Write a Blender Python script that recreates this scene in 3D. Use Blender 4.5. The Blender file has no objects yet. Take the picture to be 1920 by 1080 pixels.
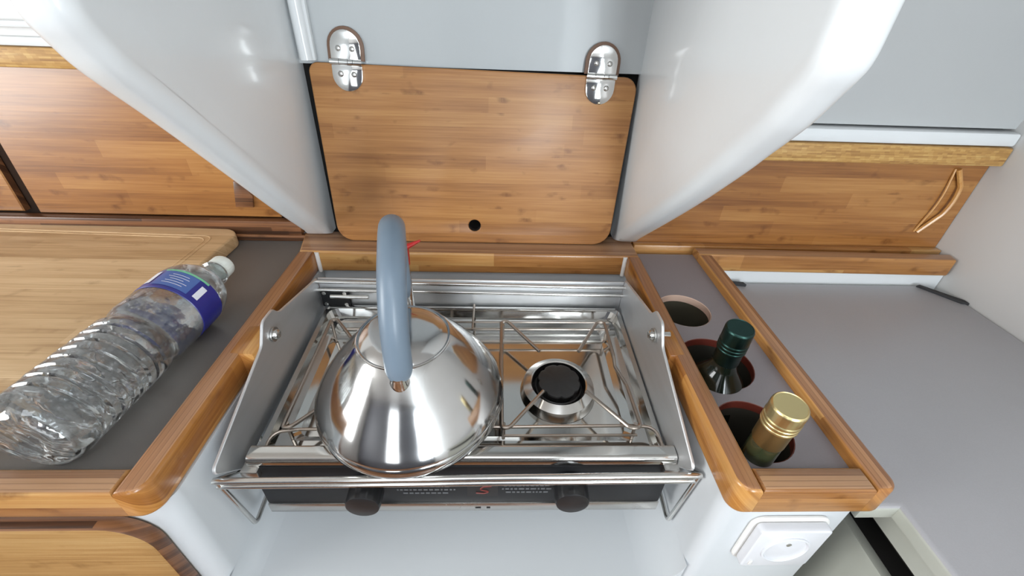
import bpy, bmesh, math, random
from mathutils import Vector, Matrix
random.seed(7)
PI = math.pi
C = bpy.context.scene.collection
SC = bpy.context.scene
ZC = 1.22                                    # camera height above the cabin sole; builders below use z relative to the camera

# ------------------------------------------------------------------ camera, world, lights, exposure
cam_d = bpy.data.cameras.new('camera')
cam_d.sensor_width = 36.0
cam_d.lens = 810.0 / 1920.0 * 36.0
cam_d.clip_start = 0.01
cam = bpy.data.objects.new('camera', cam_d); C.objects.link(cam)
W = ((0.9991465, 0.01367839, 0.03897657), (-0.02443514, -0.56506267, 0.82468606), (0.03330459, -0.82493459, -0.56424616))
cam.matrix_world = Matrix(((W[0][0], -W[0][1], -W[0][2], 0), (W[1][0], -W[1][1], -W[1][2], 0), (W[2][0], -W[2][1], -W[2][2], ZC), (0, 0, 0, 1)))
SC.camera = cam

world = bpy.data.worlds.new('daylight'); SC.world = world
world.use_nodes = True
bg = world.node_tree.nodes['Background']
bg.inputs['Color'].default_value = (0.88, 0.94, 1.0, 1)
bg.inputs['Strength'].default_value = 1.8


def area(name, loc, rot, sx, sy, power, color):
    d = bpy.data.lights.new(name, 'AREA'); d.shape = 'RECTANGLE'; d.size = sx; d.size_y = sy
    d.energy = power; d.color = color
    o = bpy.data.objects.new(name, d); C.objects.link(o)
    o.location = (loc[0], loc[1], loc[2] + ZC); o.rotation_euler = rot
    return o


# daylight entering through the deck hatch, the companionway (left, behind) and the tall doorways opposite
area('hatch_daylight', (-0.10, -0.45, 0.44), (0, 0, 0), 0.56, 0.50, 2.6, (0.90, 0.95, 1.0))
area('companionway_daylight', (-1.75, -0.45, -0.05), (0, math.radians(-90), 0), 0.8, 0.8, 24.0, (0.97, 0.985, 0.98))
area('doorway_daylight', (0.50, -1.32, -0.10), (math.radians(90), 0, 0), 0.34, 0.86, 17.0, (0.86, 0.94, 1.0))
area('doorway_daylight', (-0.45, -1.32, -0.10), (math.radians(90), 0, 0), 0.34, 0.86, 2.0, (0.95, 0.98, 1.0))

SC.view_settings.view_transform = 'Standard'
SC.view_settings.look = 'None'
SC.view_settings.gamma = 1.0
SC.view_settings.use_curve_mapping = False
SC.view_settings.exposure = 0.0
try:
    SC.cycles.max_bounces = 12
    SC.cycles.transparent_max_bounces = 12
    SC.cycles.use_denoising = True
    SC.cycles.blur_glossy = 0.3
    SC.cycles.sample_clamp_indirect = 6.0
except Exception:
    pass


# ------------------------------------------------------------------ materials
def srgb(r, g, b):
    f = lambda c: (c / 255 / 12.92) if c <= 10 else ((c / 255 + 0.055) / 1.055) ** 2.4
    return (f(r), f(g), f(b), 1)


def new_mat(name):
    m = bpy.data.materials.new(name); m.use_nodes = True
    nt = m.node_tree
    return m, nt, nt.nodes['Principled BSDF']


def nd(nt, t, **kw):
    n = nt.nodes.new(t)
    for k, v in kw.items():
        setattr(n, k, v)
    return n


def mth(nt, op, a, b=None, c=None):
    n = nd(nt, 'ShaderNodeMath', operation=op)
    for i, v in enumerate((a, b, c)):
        if v is None:
            continue
        if isinstance(v, (int, float)):
            n.inputs[i].default_value = v
        else:
            nt.links.new(v, n.inputs[i])
    return n.outputs[0]


def noise(nt, vec, scale, detail=3.0, rough=0.55, dist=0.0):
    n = nd(nt, 'ShaderNodeTexNoise')
    n.inputs['Scale'].default_value = scale; n.inputs['Detail'].default_value = detail
    n.inputs['Roughness'].default_value = rough; n.inputs['Distortion'].default_value = dist
    if vec is not None:
        nt.links.new(vec, n.inputs['Vector'])
    return n.outputs['Fac']


def mapped(nt, vec, scale, loc=(0, 0, 0)):
    n = nd(nt, 'ShaderNodeMapping'); n.inputs['Scale'].default_value = scale; n.inputs['Location'].default_value = loc
    nt.links.new(vec, n.inputs['Vector'])
    return n.outputs['Vector']


def ramp(nt, fac, stops):
    n = nd(nt, 'ShaderNodeValToRGB')
    e = n.color_ramp.elements
    while len(e) < len(stops):
        e.new(0.5)
    for el, (p, c) in zip(e, stops):
        el.position = p; el.color = c
    nt.links.new(fac, n.inputs['Fac'])
    return n.outputs['Color']


def mix(nt, fac, a, b, mode='MIX'):
    n = nd(nt, 'ShaderNodeMix', data_type='RGBA', blend_type=mode)
    for i, v in ((0, fac), (6, a), (7, b)):
        if isinstance(v, (int, float)):
            n.inputs[i].default_value = v
        elif isinstance(v, tuple):
            n.inputs[i].default_value = v if len(v) == 4 else v + (1,)
        else:
            nt.links.new(v, n.inputs[i])
    return n.outputs[2]


def bump(nt, bsdf, h, strength, dist=0.001):
    b = nd(nt, 'ShaderNodeBump'); b.inputs['Strength'].default_value = strength; b.inputs['Distance'].default_value = dist
    nt.links.new(h, b.inputs['Height']); nt.links.new(b.outputs['Normal'], bsdf.inputs['Normal'])


def bamboo(name, along, light, mid, dark, strip=0.019, seg=0.34, rough=0.32, node_amt=0.75, tint=0.35, coat=0.25, obj_tint=0.0):
    """bamboo board: strips laid edge to edge along one axis, fine fibres, the brown knuckle marks of the cane."""
    m, nt, b = new_mat(name)
    co = nd(nt, 'ShaderNodeTexCoord').outputs['Object']
    sp = nd(nt, 'ShaderNodeSeparateXYZ'); nt.links.new(co, sp.inputs[0])
    x, y, z = sp.outputs
    if along == 'x':
        L, X = x, mth(nt, 'ADD', y, z)
    elif along == 'y':
        L, X = y, mth(nt, 'ADD', x, z)
    else:
        L, X = z, mth(nt, 'ADD', x, y)
    row = mth(nt, 'FLOOR', mth(nt, 'DIVIDE', mth(nt, 'ADD', X, 5.0), strip))
    wn = nd(nt, 'ShaderNodeTexWhiteNoise', noise_dimensions='1D'); nt.links.new(row, wn.inputs['W'])
    off = wn.outputs['Value']
    col = mth(nt, 'FLOOR', mth(nt, 'ADD', mth(nt, 'DIVIDE', L, seg), mth(nt, 'MULTIPLY', off, 7.0)))
    idv = mth(nt, 'ADD', mth(nt, 'MULTIPLY', row, 3.17), mth(nt, 'MULTIPLY', col, 11.3))
    wn2 = nd(nt, 'ShaderNodeTexWhiteNoise', noise_dimensions='1D'); nt.links.new(idv, wn2.inputs['W'])
    cb = nd(nt, 'ShaderNodeCombineXYZ')
    nt.links.new(mth(nt, 'ADD', L, mth(nt, 'MULTIPLY', off, 3.0)), cb.inputs[0]); nt.links.new(X, cb.inputs[1])
    v = cb.outputs[0]
    fib = noise(nt, mapped(nt, v, (9, 420, 1)), 1.0, 4, 0.62)
    brd = noise(nt, mapped(nt, v, (4, 55, 1)), 1.0, 3, 0.6)
    f = mth(nt, 'ADD', mth(nt, 'MULTIPLY', fib, 0.45), mth(nt, 'MULTIPLY', brd, 0.55))
    f = mth(nt, 'ADD', f, mth(nt, 'MULTIPLY', mth(nt, 'SUBTRACT', wn2.outputs['Value'], 0.5), tint))
    base = ramp(nt, f, [(0.30, dark), (0.5, mid), (0.72, light)])
    if obj_tint:
        rnd = nd(nt, 'ShaderNodeObjectInfo').outputs['Random']
        base = mix(nt, mth(nt, 'MULTIPLY', rnd, obj_tint), base, mix(nt, 1.0, base, (0.80, 0.74, 0.66, 1), 'MULTIPLY'))
    # knuckles: small dark patches across the fibres
    kn = noise(nt, mapped(nt, v, (26, 42, 1), (3.1, 0, 0)), 1.0, 2, 0.5)
    k = nd(nt, 'ShaderNodeMapRange'); k.inputs[1].default_value = 0.62; k.inputs[2].default_value = 0.72
    nt.links.new(kn, k.inputs[0])
    kf = noise(nt, mapped(nt, v, (320, 160, 1)), 1.0, 2, 0.6)
    kfac = mth(nt, 'MULTIPLY', mth(nt, 'MULTIPLY', k.outputs[0], node_amt), mth(nt, 'ADD', kf, 0.25))
    dk = (dark[0] * 0.62, dark[1] * 0.55, dark[2] * 0.5, 1)
    base = mix(nt, kfac, base, dk)
    nt.links.new(base, b.inputs['Base Color'])
    b.inputs['Roughness'].default_value = rough
    b.inputs['Coat Weight'].default_value = coat; b.inputs['Coat Roughness'].default_value = 0.18
    bump(nt, b, fib, 0.12, 0.0004)
    return m


def ply_edge(name, across, c1, c2, pitch=0.0048):
    """laminated edge of bamboo ply: long dark and light plies side by side."""
    m, nt, b = new_mat(name)
    co = nd(nt, 'ShaderNodeTexCoord').outputs['Object']
    sp = nd(nt, 'ShaderNodeSeparateXYZ'); nt.links.new(co, sp.inputs[0])
    x, y, z = sp.outputs
    A, L = (x, y) if across == 'x' else (y, x)
    row = mth(nt, 'FLOOR', mth(nt, 'DIVIDE', mth(nt, 'ADD', A, 5.0), pitch))
    wn = nd(nt, 'ShaderNodeTexWhiteNoise', noise_dimensions='1D'); nt.links.new(row, wn.inputs['W'])
    cb = nd(nt, 'ShaderNodeCombineXYZ'); nt.links.new(L, cb.inputs[0]); nt.links.new(A, cb.inputs[1])
    fib = noise(nt, mapped(nt, cb.outputs[0], (14, 700, 1)), 1.0, 3, 0.6)
    f = mth(nt, 'ADD', mth(nt, 'MULTIPLY', wn.outputs['Value'], 0.5), mth(nt, 'MULTIPLY', fib, 0.5))
    fr = mth(nt, 'FRACT', mth(nt, 'DIVIDE', mth(nt, 'ADD', A, 5.0), pitch))
    line = mth(nt, 'LESS_THAN', fr, 0.16)
    col = ramp(nt, f, [(0.2, c1), (0.75, c2)])
    col = mix(nt, mth(nt, 'MULTIPLY', line, 0.4), col, (c1[0] * 0.45, c1[1] * 0.4, c1[2] * 0.38, 1))
    nt.links.new(col, b.inputs['Base Color'])
    b.inputs['Roughness'].default_value = 0.36
    b.inputs['Coat Weight'].default_value = 0.2; b.inputs['Coat Roughness'].default_value = 0.2
    return m


def paint(name, col, rough=0.22, bumpy=0.25, scale=60.0, coat=0.3):
    m, nt, b = new_mat(name)
    co = nd(nt, 'ShaderNodeTexCoord').outputs['Object']
    n = noise(nt, co, scale, 3, 0.55)
    n2 = noise(nt, co, 4.0, 2, 0.5)
    c = mix(nt, n2, (col[0] * 0.95, col[1] * 0.95, col[2] * 0.95, 1), col)
    nt.links.new(c, b.inputs['Base Color'])
    b.inputs['Roughness'].default_value = rough
    b.inputs['Coat Weight'].default_value = coat; b.inputs['Coat Roughness'].default_value = 0.08
    bump(nt, b, n, bumpy, 0.0006)
    return m


def metal(name, col, rough=0.2, smear=0.12, scale=(30, 30, 30), dirt=0.0):
    m, nt, b = new_mat(name)
    co = nd(nt, 'ShaderNodeTexCoord').outputs['Object']
    n = noise(nt, mapped(nt, co, scale), 1.0, 4, 0.6)
    b.inputs['Metallic'].default_value = 1.0
    r = nd(nt, 'ShaderNodeMapRange'); r.inputs[3].default_value = rough; r.inputs[4].default_value = rough + smear
    nt.links.new(n, r.inputs[0]); nt.links.new(r.outputs[0], b.inputs['Roughness'])
    c = mix(nt, n, (col[0] * (0.9 - dirt), col[1] * (0.9 - dirt), col[2] * (0.88 - dirt), 1), col)
    nt.links.new(c, b.inputs['Base Color'])
    return m


def plain(name, col, rough=0.4, metallic=0.0, var=0.06, scale=80.0, coat=0.0, spec=0.5):
    m, nt, b = new_mat(name)
    co = nd(nt, 'ShaderNodeTexCoord').outputs['Object']
    n = noise(nt, co, scale, 3, 0.6)
    c = mix(nt, n, tuple(k * (1 - var) for k in col[:3]) + (1,), tuple(min(1, k * (1 + var)) for k in col[:3]) + (1,))
    nt.links.new(c, b.inputs['Base Color'])
    b.inputs['Roughness'].default_value = rough; b.inputs['Metallic'].default_value = metallic
    b.inputs['Coat Weight'].default_value = coat
    b.inputs['Specular IOR Level'].default_value = spec
    return m


def laminate(name, col, rough=0.42):
    m, nt, b = new_mat(name)
    co = nd(nt, 'ShaderNodeTexCoord').outputs['Object']
    n = noise(nt, co, 900, 2, 0.5); n2 = noise(nt, co, 7, 3, 0.6)
    c = mix(nt, mth(nt, 'ADD', mth(nt, 'MULTIPLY', n, 0.5), mth(nt, 'MULTIPLY', n2, 0.5)), tuple(k * 0.88 for k in col[:3]) + (1,), tuple(k * 1.1 for k in col[:3]) + (1,))
    nt.links.new(c, b.inputs['Base Color']); b.inputs['Roughness'].default_value = rough
    bump(nt, b, n, 0.1, 0.0003)
    return m


BL, BM, BD = srgb(206, 154, 92), srgb(184, 125, 64), srgb(150, 94, 42)
M = {}
M['lid'] = bamboo('bamboo_lid', 'x', srgb(185, 137, 81), srgb(164, 113, 63), srgb(132, 86, 45), strip=0.021, tint=0.16, coat=0.1, rough=0.4)
M['locker'] = bamboo('bamboo_locker', 'x', srgb(175, 127, 72), srgb(154, 103, 53), srgb(122, 76, 37), strip=0.024, rough=0.3, tint=0.18)
M['rail_x'] = bamboo('bamboo_rail_x', 'x', srgb(191, 149, 92), srgb(172, 121, 68), srgb(136, 88, 45), strip=0.03, rough=0.28)
M['rail_y'] = bamboo('bamboo_rail_y', 'y', srgb(202, 152, 89), srgb(177, 121, 60), srgb(141, 88, 41), strip=0.03, rough=0.28)
M['rail_z'] = bamboo('bamboo_end', 'z', srgb(202, 152, 89), srgb(179, 123, 62), srgb(142, 90, 43), strip=0.03, rough=0.28)
M['edge_x'] = ply_edge('ply_edge_x', 'y', srgb(132, 94, 68), srgb(177, 137, 102))
M['edge_y'] = ply_edge('ply_edge_y', 'x', srgb(140, 94, 62), srgb(183, 136, 97))
M['board'] = bamboo('bamboo_board', 'x', srgb(232, 204, 164), srgb(210, 178, 136), srgb(172, 138, 98), strip=0.024, seg=0.5, rough=0.5, node_amt=0.45, coat=0.0, tint=0.25, obj_tint=0.6)
M['door'] = bamboo('bamboo_door', 'x', srgb(184, 152, 103), srgb(164, 126, 78), srgb(132, 95, 52), strip=0.026, seg=0.5, rough=0.34, node_amt=0.5)
M['trim'] = bamboo('bamboo_end_grain', 'x', srgb(210, 175, 108), srgb(179, 136, 73), srgb(138, 94, 46), strip=0.0025, seg=0.007, rough=0.45, node_amt=0.3, tint=0.13)
M['darkwood'] = bamboo('bamboo_dark', 'x', srgb(142, 95, 60), srgb(105, 67, 41), srgb(65, 40, 25), strip=0.006, rough=0.4, node_amt=0.4)
M['white'] = paint('white_gloss_paint', srgb(224, 227, 228), rough=0.26, coat=0.3)
M['white_soft'] = paint('white_hull_paint', srgb(210, 209, 207), rough=0.45, coat=0.0)
M['hull_grey'] = paint('grey_hull_paint', srgb(182, 184, 184), rough=0.45, coat=0.0)
M['white_dim'] = paint('white_cabinet_paint', srgb(204, 208, 211), rough=0.35, coat=0.15)
M['grey_wall'] = paint('pale_grey_gloss', srgb(180, 184, 185), rough=0.42, coat=0.12)
M['cap'] = plain('dark_laminate_core', srgb(52, 46, 42), 0.5)
M['counter'] = laminate('charcoal_laminate', srgb(102, 98, 94))
M['rackboard'] = laminate('grey_laminate', srgb(134, 128, 131))
M['chest'] = laminate('mid_grey_laminate', srgb(166, 165, 168), 0.38)
M['chestbody'] = paint('grey_green_paint', srgb(176, 178, 168), rough=0.35)
M['steel'] = metal('stainless_steel', (0.62, 0.61, 0.59), 0.16, 0.18)
M['tray'] = metal('stainless_tray', (0.62, 0.61, 0.59), 0.05, 0.09, (18, 18, 18), dirt=0.05)
M['wire'] = metal('stained_steel_wire', (0.46, 0.40, 0.35), 0.25, 0.15)
M['rod'] = metal('polished_steel_rod', (0.70, 0.69, 0.67), 0.12, 0.1)
M['plate'] = metal('brushed_aluminium', (0.78, 0.79, 0.81), 0.45, 0.12, (120, 8, 120))
M['kettle'] = metal('polished_kettle_steel', (0.60, 0.60, 0.60), 0.07, 0.10, (20, 20, 60))
M['chrome'] = metal('chrome', (0.80, 0.80, 0.79), 0.05, 0.05)
M['handle'] = plain('blue_grey_plastic', srgb(110, 125, 139), 0.36, var=0.03)
M['black'] = plain('black_plastic', (0.012, 0.012, 0.013, 1), 0.35)
M['cap_black'] = plain('burner_cap_black', (0.018, 0.017, 0.0165, 1), 0.45)
M['soot'] = plain('burner_black', (0.010, 0.009, 0.009, 1), 0.5)
M['panelblack'] = plain('black_panel', (0.012, 0.0125, 0.014, 1), 0.5, spec=0.3)
M['print'] = plain('grey_print', (0.11, 0.115, 0.12, 1), 0.5)
M['red'] = plain('red_plastic', srgb(170, 34, 30), 0.35)
M['redprint'] = plain('red_print', srgb(112, 44, 38), 0.5)
M['void'] = plain('dark_recess', (0.008, 0.007, 0.006, 1), 0.8)  # near-black, puts the shade inside gaps and holes into the colour
M['bulkhead_dark'] = plain('dark_grey_bulkhead', srgb(92, 94, 102), 0.5)  # opposite wall made dark to darken the reflections in the kettle
M['backing'] = plain('dark_brown_inside', srgb(58, 42, 32), 0.6)  # brown wood darkened to carry the shade in the panel gap
M['socket'] = plain('white_plastic', srgb(216, 217, 221), 0.25, var=0.01)
M['sealant'] = plain('white_sealant', srgb(226, 224, 220), 0.4)
M['mattblack'] = plain('matt_black', (0.02, 0.02, 0.022, 1), 0.6)  # black for the dark gap and dark spot on the grey worktop
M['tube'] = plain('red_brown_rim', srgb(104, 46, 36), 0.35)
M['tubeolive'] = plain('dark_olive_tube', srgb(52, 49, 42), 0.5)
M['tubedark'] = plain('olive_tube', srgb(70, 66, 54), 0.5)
M['rawply'] = plain('pale_cut_ply', srgb(200, 170, 152), 0.5)
M['greencap'] = metal('dark_green_foil', (0.028, 0.062, 0.055), 0.28, 0.12)
M['goldcap'] = metal('gold_foil', (0.80, 0.66, 0.34), 0.26, 0.1)
M['goldskirt'] = metal('dull_gold_foil', (0.42, 0.34, 0.17), 0.32, 0.1)
M['pad'] = plain('brown_pad', srgb(112, 84, 66), 0.5)
M['sole'] = bamboo('teak_sole', 'x', srgb(150, 104, 66), srgb(122, 80, 48), srgb(86, 54, 32), strip=0.05, rough=0.4)
M['labelblue'] = plain('label_blue', srgb(40, 44, 128), 0.3, var=0.2, scale=40)
M['labelteal'] = plain('label_pale_blue', srgb(70, 100, 165), 0.3)
M['labelgreen'] = plain('label_green', srgb(120, 190, 150), 0.3)
M['labelwhite'] = plain('label_white', srgb(225, 228, 238), 0.3)
M['milkycap'] = plain('milky_cap', srgb(226, 232, 226), 0.3)


def glass(name, col, rough=0.03, ior=1.45, bumps=0.0, bscale=300.0):
    m, nt, b = new_mat(name)
    b.inputs['Base Color'].default_value = col
    b.inputs['Transmission Weight'].default_value = 1.0
    b.inputs['Roughness'].default_value = rough
    b.inputs['IOR'].default_value = ior
    if bumps:
        co = nd(nt, 'ShaderNodeTexCoord').outputs['Object']
        bump(nt, b, noise(nt, co, bscale, 2, 0.5), bumps, 0.001)
    return m


M['wineglass'] = plain('dark_green_glass', (0.006, 0.009, 0.006, 1), 0.10, coat=0.0)
M['oliveglass'] = plain('olive_bottle_glass', (0.028, 0.034, 0.016, 1), 0.08, coat=0.5)


def clear_plastic(name):
    """thin clear plastic, misted with fine droplets on the inside of its upper half."""
    m, nt, b = new_mat(name)
    out = nt.nodes['Material Output']
    co = nd(nt, 'ShaderNodeTexCoord').outputs['Object']
    vor = nd(nt, 'ShaderNodeTexVoronoi'); vor.inputs['Scale'].default_value = 240
    nt.links.new(co, vor.inputs['Vector'])
    n = noise(nt, co, 60, 2, 0.5)
    h = mth(nt, 'ADD', mth(nt, 'MULTIPLY', vor.outputs['Distance'], 0.4), n)
    bp = nd(nt, 'ShaderNodeBump'); bp.inputs['Strength'].default_value = 0.45; bp.inputs['Distance'].default_value = 0.0012
    nt.links.new(h, bp.inputs['Height'])
    tr = nd(nt, 'ShaderNodeBsdfTransparent'); tr.inputs['Color'].default_value = (0.94, 0.955, 0.96, 1)
    gl = nd(nt, 'ShaderNodeBsdfGlossy'); gl.inputs['Roughness'].default_value = 0.08
    nt.links.new(bp.outputs['Normal'], gl.inputs['Normal'])
    fr = nd(nt, 'ShaderNodeFresnel'); fr.inputs['IOR'].default_value = 1.5
    nt.links.new(bp.outputs['Normal'], fr.inputs['Normal'])
    fac = mth(nt, 'MINIMUM', mth(nt, 'ADD', mth(nt, 'MULTIPLY', fr.outputs[0], 1.25), 0.06), 0.75)
    mx = nd(nt, 'ShaderNodeMixShader')
    nt.links.new(fac, mx.inputs[0]); nt.links.new(tr.outputs[0], mx.inputs[1]); nt.links.new(gl.outputs[0], mx.inputs[2])
    sp = nd(nt, 'ShaderNodeSeparateXYZ'); nt.links.new(co, sp.inputs[0])
    up = nd(nt, 'ShaderNodeMapRange'); up.inputs[1].default_value = 0.022; up.inputs[2].default_value = 0.060
    nt.links.new(sp.outputs[2], up.inputs[0])
    dr = nd(nt, 'ShaderNodeMapRange'); dr.inputs[1].default_value = 0.15; dr.inputs[2].default_value = 0.45
    dr.inputs[3].default_value = 1.0; dr.inputs[4].default_value = 0.25
    nt.links.new(vor.outputs['Distance'], dr.inputs[0])
    big = noise(nt, co, 25, 3, 0.6)
    mist = mth(nt, 'MULTIPLY', mth(nt, 'MULTIPLY', dr.outputs[0], up.outputs[0]), mth(nt, 'MULTIPLY', big, 0.55))
    mist = mth(nt, 'ADD', mist, 0.035)
    df = nd(nt, 'ShaderNodeBsdfDiffuse'); df.inputs['Color'].default_value = (0.80, 0.82, 0.83, 1)
    tl = nd(nt, 'ShaderNodeBsdfTranslucent'); tl.inputs['Color'].default_value = (0.80, 0.82, 0.83, 1)
    ms = nd(nt, 'ShaderNodeMixShader'); nt.links.new(df.outputs[0], ms.inputs[1]); nt.links.new(tl.outputs[0], ms.inputs[2])
    m2 = nd(nt, 'ShaderNodeMixShader')
    nt.links.new(mist, m2.inputs[0]); nt.links.new(mx.outputs[0], m2.inputs[1]); nt.links.new(ms.outputs[0], m2.inputs[2])
    nt.links.new(m2.outputs[0], out.inputs['Surface'])
    return m


M['pet'] = clear_plastic('clear_plastic')
M['water'] = glass('water', (0.96, 0.98, 0.98, 1), 0.0, 1.33, 0.5, 60.0)


# ------------------------------------------------------------------ geometry helpers
class MB:
    def __init__(s):
        s.bm = bmesh.new()

    def box(s, x0, x1, y0, y1, z0, z1, bev=0.0, seg=2, mi=0):
        t = bmesh.new()
        v = [t.verts.new((x, y, z)) for x in (x0, x1) for y in (y0, y1) for z in (z0, z1)]
        for f in ((0, 1, 3, 2), (4, 6, 7, 5), (0, 4, 5, 1), (2, 3, 7, 6), (0, 2, 6, 4), (1, 5, 7, 3)):
            t.faces.new([v[i] for i in f])
        if bev:
            bmesh.ops.bevel(t, geom=t.edges[:], offset=bev, segments=seg, affect='EDGES', profile=0.5)
        s._add(t, mi)
        return s

    def prism(s, poly, axis, a0, a1, bev=0.0, seg=3, mi=0, both=True, free=None):
        """poly: 2-D outline; axis 'z' -> (x,y), 'x' -> (y,z), 'y' -> (x,z); extruded from a0 to a1, outline edges of the caps rounded."""
        def P(p, a):
            return (p[0], p[1], a) if axis == 'z' else ((a, p[0], p[1]) if axis == 'x' else (p[0], a, p[1]))
        t = bmesh.new()
        lo = [t.verts.new(P(p, a0)) for p in poly]; hi = [t.verts.new(P(p, a1)) for p in poly]
        n = len(poly)
        t.faces.new(lo); t.faces.new(hi)
        for i in range(n):
            t.faces.new((lo[i], lo[(i + 1) % n], hi[(i + 1) % n], hi[i]))
        bmesh.ops.recalc_face_normals(t, faces=t.faces[:])
        if bev:
            hs, ls = set(hi), set(lo)
            ed = [e for e in t.edges if (e.verts[0] in hs and e.verts[1] in hs) or (both and e.verts[0] in ls and e.verts[1] in ls)]
            if free:                                    # round only the outline between these two corners
                okv = set(lo[free[0]:free[1] + 1]) | set(hi[free[0]:free[1] + 1])
                ed = [e for e in ed if e.verts[0] in okv and e.verts[1] in okv]
            bmesh.ops.bevel(t, geom=ed, offset=bev, segments=seg, affect='EDGES', profile=0.5)
        s._add(t, mi)
        return s

    def tube(s, pts, r, closed=False, seg=10, mi=0, r2=None):
        t = bmesh.new()
        P = [Vector(p) for p in pts]; n = len(P)
        rings = []; nrm = None
        for i in range(n):
            if closed:
                d = (P[(i + 1) % n] - P[i - 1]).normalized()
            else:
                d = (P[min(i + 1, n - 1)] - P[max(i - 1, 0)]).normalized()
            if nrm is None:
                nrm = d.orthogonal().normalized()
            nrm = (nrm - d * nrm.dot(d)).normalized()
            b = d.cross(nrm)
            rr = r if not callable(r) else r(i / max(1, n - 1))
            q = rr if r2 is None else r2
            rings.append([t.verts.new(P[i] + nrm * math.cos(a) * rr + b * math.sin(a) * q) for a in (2 * PI * k / seg for k in range(seg))])
        for i in range(n if closed else n - 1):
            A, B = rings[i], rings[(i + 1) % n]
            for k in range(seg):
                t.faces.new((A[k], A[(k + 1) % seg], B[(k + 1) % seg], B[k]))
        if not closed:
            t.faces.new(rings[0]); t.faces.new(rings[-1])
        s._add(t, mi)
        return s

    def lathe(s, prof, mat=None, seg=48, mi=0, fn=None):
        """prof: (r, h) pairs turned about local z; mat places it. fn(r, h, angle) may vary the radius."""
        t = bmesh.new(); mat = mat or Matrix()
        rings = []
        for r, h in prof:
            if r < 1e-6:
                rings.append([t.verts.new(mat @ Vector((0, 0, h)))])
            else:
                rings.append([t.verts.new(mat @ Vector(((fn(r, h, a) if fn else r) * math.cos(a), (fn(r, h, a) if fn else r) * math.sin(a), h))) for a in (2 * PI * k / seg for k in range(seg))])
        for A, B in zip(rings, rings[1:]):
            if len(A) == 1 and len(B) == 1:
                continue
            for k in range(seg):
                j = (k + 1) % seg
                if len(A) == 1:
                    t.faces.new((A[0], B[k], B[j]))
                elif len(B) == 1:
                    t.faces.new((A[k], A[j], B[0]))
                else:
                    t.faces.new((A[k], A[j], B[j], B[k]))
        s._add(t, mi)
        return s

    def _add(s, t, mi):
        bmesh.ops.recalc_face_normals(t, faces=t.faces[:])
        me = bpy.data.meshes.new('tmp'); 
        for f in t.faces:
            f.material_index = mi
        t.to_mesh(me); t.free()
        s.bm.from_mesh(me); bpy.data.meshes.remove(me)

    def shear(s, fn):
        for v in s.bm.verts:
            v.co = Vector(fn(v.co))
        return s

    def build(s, name, mats, parent=None, by_normal=None, sharp=40):
        """mats: one material or a list; by_normal(face normal, centre) -> slot. Coordinates are camera-relative; the origin is the parent's."""
        if by_normal:
            s.bm.normal_update()
            for f in s.bm.faces:
                f.material_index = by_normal(f.normal, f.calc_center_median())
        org = parent_origin(parent)
        if parent is None:
            xs = [v.co for v in s.bm.verts]
            lo = Vector([min(c[i] for c in xs) for i in range(3)]); hi = Vector([max(c[i] for c in xs) for i in range(3)])
            org = Vector(((lo.x + hi.x) / 2, (lo.y + hi.y) / 2, lo.z))
        for v in s.bm.verts:
            v.co -= org
        for f in s.bm.faces:
            f.smooth = True
        for e in s.bm.edges:
            if len(e.link_faces) == 2 and e.calc_face_angle(0) > math.radians(sharp):
                e.smooth = False
        me = bpy.data.meshes.new(name); s.bm.to_mesh(me); s.bm.free()
        for m in (mats if isinstance(mats, (list, tuple)) else [mats]):
            me.materials.append(m)
        o = bpy.data.objects.new(name, me); C.objects.link(o)
        if parent is not None:
            o.parent = parent
        else:
            o.location = (org.x, org.y, org.z + ZC)
        return o


def parent_origin(p):
    if p is None:
        return Vector((0, 0, 0))
    o = Vector((0, 0, -ZC))
    while p is not None:
        o = o + p.location; p = p.parent
    return o


def tag(o, label, cat, group=None, kind=None):
    o['label'] = label; o['category'] = cat
    if group:
        o['group'] = group
    if kind:
        o['kind'] = kind
    return o


def thing(name, label, cat, loc, group=None):
    o = bpy.data.objects.new(name, None); C.objects.link(o)
    o.empty_display_size = 0.05
    o.location = (loc[0], loc[1], loc[2] + ZC)
    return tag(o, label, cat, group)


def struct(name, mb, mat, label, cat, **kw):
    return tag(mb.build(name, mat, None, **kw), label, cat, kind='structure')


def rpoly(pts, rads, n=6):
    """closed polygon with rounded corners."""
    out = []; N = len(pts)
    if isinstance(rads, (int, float)):
        rads = [rads] * N
    for i in range(N):
        p0, p, p1 = Vector(pts[i - 1]), Vector(pts[i]), Vector(pts[(i + 1) % N])
        r = rads[i]
        if r <= 0:
            out.append(tuple(p)); continue
        a = (p0 - p).normalized(); b = (p1 - p).normalized()
        h = a.angle(b) / 2; d = r / math.tan(h)
        c = p + (a + b).normalized() * (r / math.sin(h))
        s, e = p + a * d - c, p + b * d - c
        ang = s.angle(e)
        for k in range(n + 1):
            t = k / n
            v = (s * math.sin((1 - t) * ang) + e * math.sin(t * ang)) / math.sin(ang)
            out.append(tuple(c + v))
    return out


def arc(cx, cy, r, a0, a1, n=6):
    return [(cx + r * math.cos(math.radians(a0 + (a1 - a0) * k / n)), cy + r * math.sin(math.radians(a0 + (a1 - a0) * k / n))) for k in range(n + 1)]


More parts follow.
